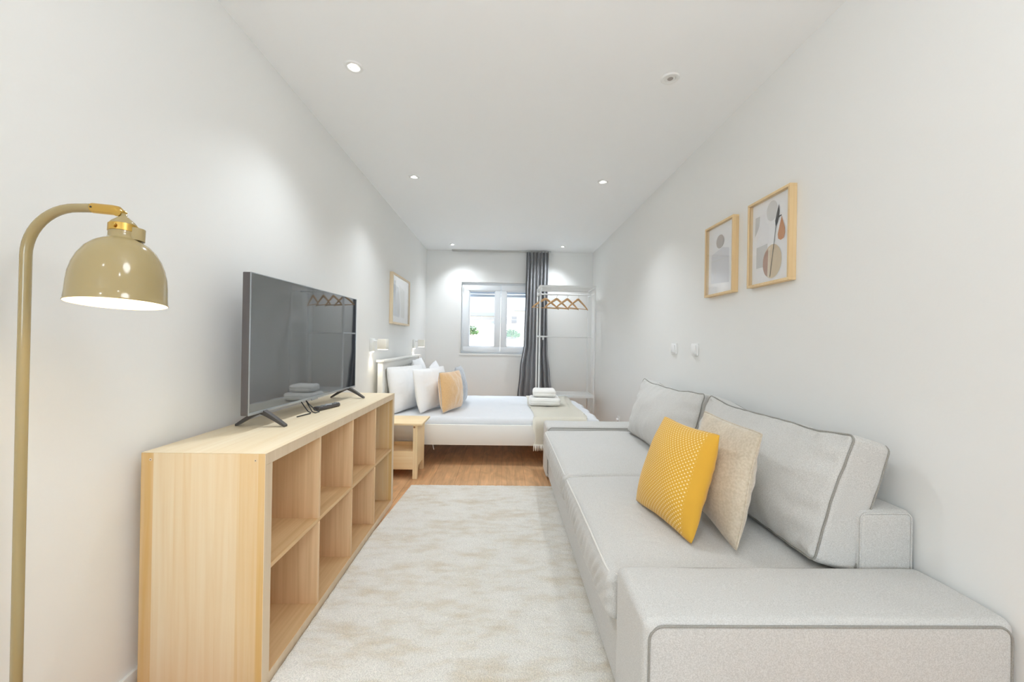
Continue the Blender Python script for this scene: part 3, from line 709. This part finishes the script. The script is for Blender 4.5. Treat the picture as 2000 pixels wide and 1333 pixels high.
# throw with fringe across the foot end
tr = thing('throw_blanket', 'cream woven throw with fringe across the foot of the bed', 'blanket', (.53, 4.3, .44))
b = B(); path = []
for i in range(15): path.append((3.561, .20+.165*i/14))
for i in range(1, 9): a = R(90*i/8); path.append((3.561+.075*(1-math.cos(a))*1.0, .365+.079*math.sin(a)))
for i in range(1, 30): path.append((3.636+1.40*i/29, .4445))
rows = []
for k, (y, z) in enumerate(path):
    row = []
    for j in range(25):
        x = .285+.50*j/24 + (.012*math.sin(k*.3) if j in (0, 24) else 0)
        wv = .003*noise.noise(Vector((x*14, y*6, z*6)))
        row.append((x + (.03*(y-3.6)/1.6*(1 if j == 24 else 0)), y+(wv if z < .36 else 0), z+(.004+wv*1.2 if z >= .36 else 0)))
    rows.append([b.verts.new(p) for p in row])
for r0, r1 in zip(rows, rows[1:]):
    for j in range(24): b.faces.new((r0[j], r0[j+1], r1[j+1], r1[j]))
bmesh.ops.solidify(b, geom=b.faces[:], thickness=.004)
part('cloth', b, M_throw, tr, smooth=True)
b = B()
for j in range(42):
    x = .287+.496*j/41; dx = random.uniform(-.006, .006)
    tube(b, [(x, 3.561, .205), (x+dx*.5, 3.558+random.uniform(-.003, .003), .18), (x+dx, 3.560+random.uniform(-.004, .004), .152+random.uniform(-.006, .006))], [.0042, .0046, .0030], 6)
part('fringe', b, M_throw, tr, smooth=True)
# towels
def towel(label, x0, x1, y0, y1, z0, z1, yaw):
    t = thing('folded_towel', label, 'towel', mtx=Matrix.Translation(((x0+x1)/2, (y0+y1)/2, z0)) @ Matrix.Rotation(R(yaw), 4, 'Z'))
    w, d, h = x1-x0, y1-y0, z1-z0
    def dp(q, n):
        q.x += nz(q, 8, .004, x0*9); q.y += nz(q, 8, .004, 3); q.z += nz(q, 9, .005, y0*3)*(.5+.5*n.z)
        if abs(n.z) < .9 and n.x > -.9:
            f = math.exp(-(n.z*h/2/.004)**2)*.006          # the fold line round the sides
            if n.y < -.8: q.y += f
            if n.x > .8: q.x -= f
        return q
    part('towel_body', rbox(B(), (0, 0, h/2), (w, d, h), h*.40, (14, 10, 10), dp), M_towel, t, world=False, smooth=True)
towel('wide folded white towel, lower of the two on the bed', .285, .625, 4.18, 4.44, .4555, .543, -2)
towel('small folded white towel stacked on top of the wider one on the bed', .325, .575, 4.20, 4.42, .5495, .630, -3)
# pillows
G = 'pillows at the head of the bed'
def bp(label, x, y, z, w, h, t, lean, yaw, m, pin=.05, ofs=0, roll=0, name='bed_pillow', cat='pillow', seam=None):
    e = Matrix.Rotation(R(yaw), 3, 'Z') @ Vector((0, 1, 0)); up = Matrix.Rotation(R(yaw), 3, 'Z') @ Vector((-math.sin(R(lean)), 0, math.cos(R(lean))))
    if roll:
        nrm = e.cross(up); rr = Matrix.Rotation(R(roll), 3, nrm); e = rr @ e; up = rr @ up
    return cushion(name, label, cat, m, (x, y, z), e, up, w, h, t, pin, ofs, group=G if cat == 'pillow' else None, seam=seam)
bp('white pillow against the headboard, nearest the shelf unit', -.925, 3.99, .443, .66, .45, .20, 11, -18, M_white_cloth, ofs=1)
bp('white pillow standing in front, between the nearest pillow and the ochre cushion', -.70, 3.99, .443, .62, .43, .18, 9, -18, M_white_cloth, ofs=5)
bp('white pillow against the headboard at the far wall side', -.955, 4.70, .443, .66, .49, .17, 10, 4, M_white_cloth, ofs=8)
bp('white pillow with one corner raised, far side behind the ochre cushion', -.77, 4.68, .443, .60, .44, .16, 10, 2, M_white_cloth, ofs=14, roll=5)
bp('ochre velvet cushion standing upright on the bed in front of the white pillows', -.505, 3.93, .446, .44, .395, .17, 6, -20, M_orange, pin=.05, ofs=21, name='velvet_cushion', cat='cushion', seam=M_greycush)
bp('grey velvet cushion mostly hidden behind the ochre one on the bed', -.46, 4.42, .443, .44, .42, .14, 8, -4, M_greycush, pin=.05, ofs=27, name='velvet_cushion', cat='cushion')

# ------------------------------------------------------------------ nightstand
nx = thing('nightstand', 'small unpainted pine nightstand between the shelf unit and the bed', 'nightstand', (-.90, 3.37, 0))
NX0, NX1, NY0, NY1 = -1.12, -.70, 3.225, 3.515
part('table_top', box(B(), NX0-.02, NX1+.042, NY0-.015, NY1+.03, .442, .459, .002), M_pine_h, nx)
def side_panel(x0, x1):
    b = B(); pr = [(NY0, 0), (NY0+.035, 0), (NY0+.042, .05), (NY0+.07, .095), (NY1-.07, .095), (NY1-.042, .05), (NY1-.035, 0), (NY1, 0), (NY1, .4418), (NY0, .4418)]
    a = [b.verts.new((x0, y, z)) for y, z in pr]; c = [b.verts.new((x1, y, z)) for y, z in pr]
    b.faces.new(a); b.faces.new(c[::-1])
    for i in range(len(pr)): b.faces.new((a[i], a[(i+1) % len(pr)], c[(i+1) % len(pr)], c[i]))
    return b
part('side_panel', side_panel(NX1-.035, NX1), M_pine, nx); part('side_panel', side_panel(NX0, NX0+.035), M_pine, nx)
part('shelf_front', box(B(), NX0+.035, NX1-.035, NY0+.004, NY0+.02, .076, .227, .001), M_pine_h, nx)
part('shelf_board', box(B(), NX0+.035, NX1-.035, NY0+.02, NY1-.02, .196, .210), M_pine_h, nx)
part('back_board', box(B(), NX0+.035, NX1-.035, NY1-.02, NY1-.005, .09, .235), M_pine_h, nx)
part('dowel_hole', tube(B(), [(NX1-.026, NY0-.001, .425), (NX1-.026, NY0+.003, .425)], .008, 14), mat('dark_knot', (.35, .17, .07), .6), nx)

# ------------------------------------------------------------------ pictures
M_print = mat('art_paper', (.93, .935, .95), .6); M_mount = mat('white_mount', (.88, .88, .87), .6)
def C_(n, c): return mat('print_'+n, c, .7)
def pol(b, pts, x, mi, s=1):
    f = b.faces.new([b.verts.new((x, y, z)) for y, z in pts]); f.material_index = mi; return f
def ell(cy, cz, ry, rz, a0=0, a1=360, n=28): return [(cy+ry*math.cos(R(a0+(a1-a0)*i/n)), cz+rz*math.sin(R(a0+(a1-a0)*i/n))) for i in range(n+(0 if a1-a0 == 360 else 1))]
glass_p = glass('picture_glass')
def picture(label, wallx, s, y0, y1, z0, z1, shapes, dep=.035, fw=.013, frame=M_frame, paper=M_print):
    """s=-1: hangs on the right wall and faces -X; s=+1: on the left wall"""
    t = thing('framed_picture', label, 'picture', (wallx, (y0+y1)/2, z0))
    xa, xb = sorted((wallx+s*.0005, wallx+s*dep)); b = B()
    box(b, xa, xb, y0, y1, z1-fw, z1, .001); box(b, xa, xb, y0, y1, z0, z0+fw, .001); box(b, xa, xb, y0, y0+fw, z0+fw, z1-fw, .001); box(b, xa, xb, y1-fw, y1, z0+fw, z1-fw, .001)
    part('frame', b, frame, t)
    xp = wallx+s*.010; b = B(); box(b, min(xp, xp+s*.004), max(xp, xp+s*.004), y0+fw, y1-fw, z0+fw, z1-fw)
    mats = [paper]; W, H = (y1-y0-2*fw), (z1-z0-2*fw)
    for k, (m_, pts) in enumerate(shapes):
        if m_ not in mats: mats.append(m_)
        # u runs left-to-right as seen from the room
        q = [((y1-fw-u*W) if s < 0 else (y0+fw+u*W), z0+fw+v*H) for u, v in [(.02+.88*u_, v_) for u_, v_ in pts]]
        pol(b, q, xp+s*(.005+.0002*k), mats.index(m_))
    me = part('print', b, mats, t, smooth=False)
    xg = wallx+s*(dep-.006); part('glass_pane', box(B(), min(xg, xg+s*.002), max(xg, xg+s*.002), y0+fw, y1-fw, z0+fw, z1-fw), glass_p, t)
g1, g2 = C_('pale_grey', (.66, .66, .65)), C_('mid_grey', (.72, .72, .71)); g3 = C_('lilac_grey', (.74, .75, .79)); g4 = C_('dark_leaf', (.07, .07, .07))
o1, o2, o3, o4 = C_('terracotta', (.62, .30, .14)), C_('sand', (.72, .60, .43)), C_('clay', (.50, .33, .26)), C_('pale_sand', (.80, .71, .57))
bottle = [(.12, .60), (.12, .46), (.50, .46), (.50, .62), (.47, .70), (.40, .74), (.38, .84), (.22, .84), (.20, .72), (.14, .66)]
pear = [(.86, .73), (.90, .66), (.95, .58), (.955, .52), (.92, .465), (.84, .455), (.77, .48), (.755, .53), (.78, .58), (.82, .66)]
leaf = [(.70, .62), (.68, .70), (.72, .78), (.78, .88), (.80, .80), (.79, .74), (.76, .68)]
picture('wooden framed print of pear, leaf and bottle, right of the pair above the sofa', XR, -1, 1.750, 2.058, 1.447, 1.889, [
    (g2, ell(.58, .84, .16, .12)), (C_('bottle_white', (.90, .90, .92)), bottle), (g1, [(.12, .46), (.12, .20), (.46, .20), (.46, .47)]), (g1, [(.08, .84), (.22, .84), (.20, .72), (.14, .66), (.06, .60)]),
    (o2, ell(.60, .24, .27, .20)), (o3, ell(.50, .235, .17, .165, 95, 265)), (o4, [(.49, .40), (.56, .42), (.53, .05), (.47, .07)]),
    (o1, pear), (g4, leaf), (g4, [(.70, .64), (.715, .64), (.56, .06), (.545, .06)]), (g4, [(.70, .66), (.78, .725), (.86, .73), (.86, .745), (.77, .74), (.70, .68)])])
picture('wooden framed print of taupe circle over pale block, left of the pair above sofa', XR, -1, 2.190, 2.500, 1.447, 1.889, [
    (g3, [(.10, .17), (.90, .13), (.88, .62), (.62, .66), (.12, .60)]), (g2, [(.10, .50), (.10, .49), (.88, .485), (.88, .495)]), (g2, [(.30, .20), (.31, .20), (.33, .50), (.32, .50)]), (C_('taupe', (.52, .47, .44)), ell(.50, .76, .17, .10))])
picture('pale wood framed grey abstract print on the left wall above the bed', XL, 1, 4.035, 4.765, 1.310, 1.845, [
    (C_('wash', (.70, .71, .74)), [(.08, .82), (.42, .78), (.55, .40), (.50, .12), (.10, .14)]), (C_('wash_pale', (.78, .78, .76)), [(.45, .85), (.85, .76), (.86, .12), (.58, .14), (.6, .4)]), (g1, [(.38, .80), (.43, .70), (.42, .40), (.55, .18), (.36, .2), (.37, .45)])], fw=.02,
    frame=wood('pale_birch_frame', (.80, .68, .50), (.72, .58, .40), 'z', 'y', .3, tone=.2, fine=.5))

# ------------------------------------------------------------------ wall fittings
def switch(label, y0, y1, z0, z1):
    t = thing('light_switch', label, 'light switch', (XR, (y0+y1)/2, z0), group='light switches above the sofa')
    part('plate', box(B(), XR-.012, XR-.0002, y0, y1, z0, z1, .002), M_plastic, t)
    part('rocker', box(B(), XR-.020, XR-.0122, y0+.013, y1-.013, z0+.012, z1-.012, .002), M_plastic, t)
switch('white wall switch above the sofa, the one farther from the camera', 2.957, 3.040, 1.068, 1.150)
switch('white wall switch above the sofa, the one nearer the camera', 2.628, 2.712, 1.068, 1.150)
so = thing('power_socket', 'white power socket low on the right wall beside the bed foot', 'socket', (XR, 4.43, .25))
part('plate', box(B(), XR-.010, XR-.0002, 4.385, 4.467, .23, .312, .003), M_plastic, so)
part('plug', tube(B(), [(XR-.0102, 4.426, .271), (XR-.034, 4.426, .271)], .019, 20), M_plastic, so)
def sconce(label, y):
    t = thing('reading_lamp', label, 'wall lamp', (XL, y, 1.10), group='reading lamps over the bed')
    part('wall_plate', box(B(), XL+.0003, XL+.026, y-.04, y+.04, 1.035, 1.150, .003), M_white_metal, t)
    part('arm', tube(B(), [(XL+.026, y, 1.128), (XL+.085, y, 1.128)], .006, 12), M_white_metal, t)
    part('lamp_shade', box(B(), XL+.068, XL+.146, y-.040, y+.040, 1.056, 1.148, .003), M_cream_in, t)
    part('diffuser', box(B(), XL+.074, XL+.140, y-.034, y+.034, 1.052, 1.0555), emit('sconce_diffuser', (1, .93, .8), 2.5), t)
    part('led_lens', lathe(B(), [(0, -.006), (.007, -.005), (.009, 0)], c=(XL+.018, y, 1.0345), seg=16), emit('sconce_led', (1, .93, .8), 12), t)
    lamp('SPOT', 'led_beam', (.022, 0, -.075), (0, R(-6), 0), 1.1, (1, .90, .72), t, spot_size=R(95), spot_blend=.8, shadow_soft_size=.01)
sconce('white wall reading lamp nearest the television', 3.505)
sconce('white wall reading lamp at the far end of the headboard', 5.12)

# ------------------------------------------------------------------ curtain and rail
rl = thing('curtain_rail', 'thin white double curtain rail fixed under the ceiling of the back wall', 'curtain rail', (-.05, 5.85, 2.49))
M_rail = mat('rail_grey_white', (.55, .55, .53), .4)
part('rail', box(B(), -.80, .68, 5.835, 5.850, 2.490, 2.5075, .002), M_rail, rl)
part('rail', box(B(), -.80, .68, 5.872, 5.887, 2.490, 2.5075, .002), M_rail, rl)
b = B(); NXc, NZc = 260, 60; rows = []
zt, zb = 2.485, .03
for j in range(NZc+1):
    v = j/NZc; z = zt+(zb-zt)*v
    # outline of the drawn curtain
    def lerp(t, pts):
        for (a, p), (c, q) in zip(pts, pts[1:]):
            if t <= c: k = (t-a)/(c-a); k = k*k*(3-2*k); return p+(q-p)*k
        return pts[-1][1]
    xl = lerp(v, [(0, .314), (.3, .305), (.55, .29), (.72, .235), (.9, .20), (1, .185)])
    xr = lerp(v, [(0, .650), (.35, .640), (.6, .650), (.75, .690), (.9, .735), (1, .75)])
    row = []
    for i in range(NXc+1):
        u = i/NXc
        amp = .030+.022*v
        ph = u*2*PI*(7.0) + .7*math.sin(v*2.2+u*5)
        x = xl+(xr-xl)*(u+.012*math.sin(ph*1.0)*(1+v))
        y = 5.815 - .0 + amp*math.sin(ph)*(.7+.3*math.sin(u*9+1)) + .006*math.sin(u*2*PI*21)*(1-v)**6*2.2
        y -= .02*v
        row.append(b.verts.new((x, y, z + .006*math.sin(u*40)*(1-v)**12)))
    rows.append(row)
for r0, r1 in zip(rows, rows[1:]):
    for i in range(NXc): b.faces.new((r0[i], r0[i+1], r1[i+1], r1[i]))
solo('curtain', b, M_curtain, 'dark grey curtain drawn aside at the right of the window', 'curtain', (.48, 5.80, .03), smooth=True)

# ------------------------------------------------------------------ clothes rack
KX0, KX1, KY0, KY1, KT = .470, 1.205, 5.19, 5.60, 1.892
rk = thing('clothes_rack', 'open white metal clothes rack in the far right corner behind the bed', 'clothes rack', ((KX0+KX1)/2, (KY0+KY1)/2, 0))
for x in (KX0, KX1):
    for y in (KY0, KY1): part('post', box(B(), x-.010, x+.010, y-.010, y+.010, 0, KT-.0205, .002), M_white_metal, rk)
b = B(); e = .011
for q in ((KX0-e, KX1+e, KY0-e, KY0+e), (KX0-e, KX1+e, KY1-e, KY1+e), (KX0-e, KX0+e, KY0+e, KY1-e), (KX1-e, KX1+e, KY0+e, KY1-e)): box(b, *q, KT-.02, KT+.012, .002)
part('top_frame', b, M_white_metal, rk)
b = B()
for k in range(9):
    y = KY0+.035+(KY1-KY0-.07)*k/8; box(b, KX0+e, KX1-e, y-.007, y+.007, KT-.006, KT+.002)
part('top_shelf', b, M_white_metal, rk)
part('hanging_rail', tube(B(), [(KX0, (KY0+KY1)/2, 1.806), (KX1, (KY0+KY1)/2, 1.806)], .0095, 16), M_white_metal, rk)
for x in (KX0, KX1): part('side_bar', box(B(), x-.007, x+.007, KY0+.010, KY1-.010, 1.796, 1.816), M_white_metal, rk)
part('back_bar', box(B(), KX0+.01, KX1-.01, KY1-.008, KY1+.008, 1.213, 1.235, .002), M_white_metal, rk)
part('bracket', box(B(), KX0+.075, KX0+.10, KY1-.03, KY1-.0085, 1.175, 1.225, .002), M_white_metal, rk)
for x in (KX0, KX1): part('side_bar', box(B(), x-.007, x+.007, KY0+.010, KY1-.010, 1.216, 1.232), M_white_metal, rk)
b = B()
for q in ((KX0-e, KX1+e, KY0-e, KY0+e), (KX0-e, KX1+e, KY1-e, KY1+e), (KX0-e, KX0+e, KY0+e, KY1-e), (KX1-e, KX1+e, KY0+e, KY1-e)): box(b, *q, .405, .440, .002)
for k in range(9):
    y = KY0+.035+(KY1-KY0-.07)*k/8; box(b, KX0+e, KX1-e, y-.010, y+.010, .425, .434)
part('bottom_shelf', b, M_white_metal, rk)
# hangers
M_hook = mat('steel_hook', (.62, .62, .62), .2, metal=1)
def hanger_root(x, yaw, label):
    return Matrix.Translation((x, (KY0+KY1)/2, 1.818)) @ Matrix.Rotation(R(yaw), 4, 'Z')
hx = [(.565, 27), (.720, 33), (.868, 36), (1.018, 41)]
hl = ['wooden clothes hanger nearest the curtain, leftmost on the rack rail', 'wooden clothes hanger second from the left on the rack rail', 'wooden clothes hanger third from the left on the rack rail', 'wooden clothes hanger rightmost on the rack rail']
src = None
for (x, yaw), lab in zip(hx, hl):
    if src is None:
        t = thing('coat_hanger', lab, 'hanger', mtx=hanger_root(x, yaw, lab), group='wooden hangers on the rack rail')
        hk = [(0, 0, -.078), (0, 0, -.055)]
        for i in range(0, 11): a = R(-90+250*i/10); hk.append((.0155*math.cos(a)*1.0, 0, -.0135-.004+.0175*math.sin(a)-.0))
        part('hook', tube(B(), hk, .0018, 8), M_hook, t, world=False, smooth=True)
        b = B(); hp = [(0, .076, .017), (.015, .078, .017), (.03, .087, .0165), (.06, .104, .0155), (.10, .126, .0145), (.15, .156, .013), (.20, .192, .011), (.222, .210, .006)]
        hp = [(-x, z, q) for x, z, q in hp[:0:-1]] + hp
        tube(b, [(x, 0, -z) for x, z, q in hp], [q for x, z, q in hp], 12)
        for v in b.verts: v.co.y *= .5
        part('shoulder', b, M_hanger, t, world=False, smooth=True)
        part('trouser_bar', tube(B(), [(-.20, 0, -.200), (.20, 0, -.200)], .0055, 10), M_hanger, t, world=False, smooth=True)
        src = t
    else:
        c = copy_thing(src, (0, 0, 0), lab); c.matrix_world = hanger_root(x, yaw, lab)

# ------------------------------------------------------------------ outside, seen through the window
M_hill = mat('dry_grass_hillside', (.62, .60, .48), .9, var=.25, vscale=2.5, bump=.5, bscale=8)
M_leaf = mat('shrub_leaf', (.16, .30, .12), .8, var=.3, vscale=5)
M_render = mat('house_render', (.75, .70, .66), .8); M_roof = mat('grey_roof', (.42, .46, .52), .8)
b = B(); n = 60; rows = []
def hz(x, y): return .15 + (y-8)*.118 + .25*noise.noise(Vector((x*.35, y*.35, 0))) + .06*noise.noise(Vector((x*2, y*2, 0)))
for j in range(n+1):
    y = 7.2+32*(j/n)**1.4
    rows.append([b.verts.new((-22+44*i/n, y, hz(-22+44*i/n, y))) for i in range(n+1)])
for r0, r1 in zip(rows, rows[1:]):
    for i in range(n): b.faces.new((r0[i], r0[i+1], r1[i+1], r1[i]))
solo('hillside', b, M_hill, 'pale dry grassy slope seen through the window', 'hillside', (0, 10, 0), smooth=True, kind='structure')
def shrub(x, y, s, label):
    b = B(); rnd = random.Random(int(x*100)); z0 = hz(x, y)
    for _ in range(420):
        d = Vector((rnd.gauss(0, 1), rnd.gauss(0, 1), rnd.gauss(0, .8))).normalized()*s*(.55+.45*rnd.random()); d.z = abs(d.z)*1.0+.05
        c = Vector((x, y, z0))+d; a = Vector((rnd.uniform(-1, 1), rnd.uniform(-1, 1), rnd.uniform(-.3, 1))).normalized()*s*.16; w = a.cross(Vector((rnd.random(), rnd.random(), rnd.random()))).normalized()*s*.07
        b.faces.new([b.verts.new(c-a), b.verts.new(c+w), b.verts.new(c+a), b.verts.new(c-w)])
    t = thing('shrub', label, 'shrub', (x, y, z0), group='shrubs on the slope outside')
    part('foliage', b, M_leaf, t, smooth=False)
    part('stem', tube(B(), [(x, y, z0-.1), (x, y, z0+s*.5)], s*.05, 8), M_hanger, t)
shrub(-1.62, 19, .42, 'green shrub on the slope seen through the left window sash')
shrub(.38, 19, .40, 'green shrub on the slope seen through the right window sash')
h = thing('house', 'pale house with grey roof on the slope, seen through the right window sash', 'building', (.75, 27, hz(.75, 27)))
z = hz(.75, 27)
part('wall', box(B(), 0, 2.6, 27, 30, z-.5, z+.9), M_render, h)
part('roof', box(B(), -.25, 2.9, 26.7, 30.3, z+.9, z+1.15), M_roof, h)
for k in range(2): part('window', box(B(), .5+k*1.1, .85+k*1.1, 26.97, 27.02, z+.05, z+.5), M_grey_plastic, h)
h = thing('shed', 'long low building with grey roof on the hilltop, seen through the left window sash', 'building', (-3, 31, hz(-3, 31)))
z = hz(-2.5, 31)
part('wall', box(B(), -5.2, -.6, 31, 34, z-.5, z+.35), M_render, h)
part('roof', box(B(), -5.4, -.4, 30.8, 34.3, z+.35, z+.62), M_roof, h)
fn = thing('wire_fence', 'thin wire fence crossing the slope outside the window', 'fence', (-1, 17, hz(-1, 17)))
for k in range(9):
    x = -4+k*1.0; part('fence_post', tube(B(), [(x, 17, hz(x, 17)-.1), (x, 17, hz(x, 17)+.95)], .03, 8), M_white_metal, fn)
for q in (.5, .9): part('wire', tube(B(), [(-4+k*.5, 17, hz(-4+k*.5, 17)+q) for k in range(17)], .012, 6), M_roof, fn)
z = hz(-.7, 12)
solo('wall_block', box(B(), -.72, -.22, 12, 12.3, z-.1, z+.22), M_trim, 'white masonry block on the slope seen through the left sash', 'block', (-.47, 12.1, z))
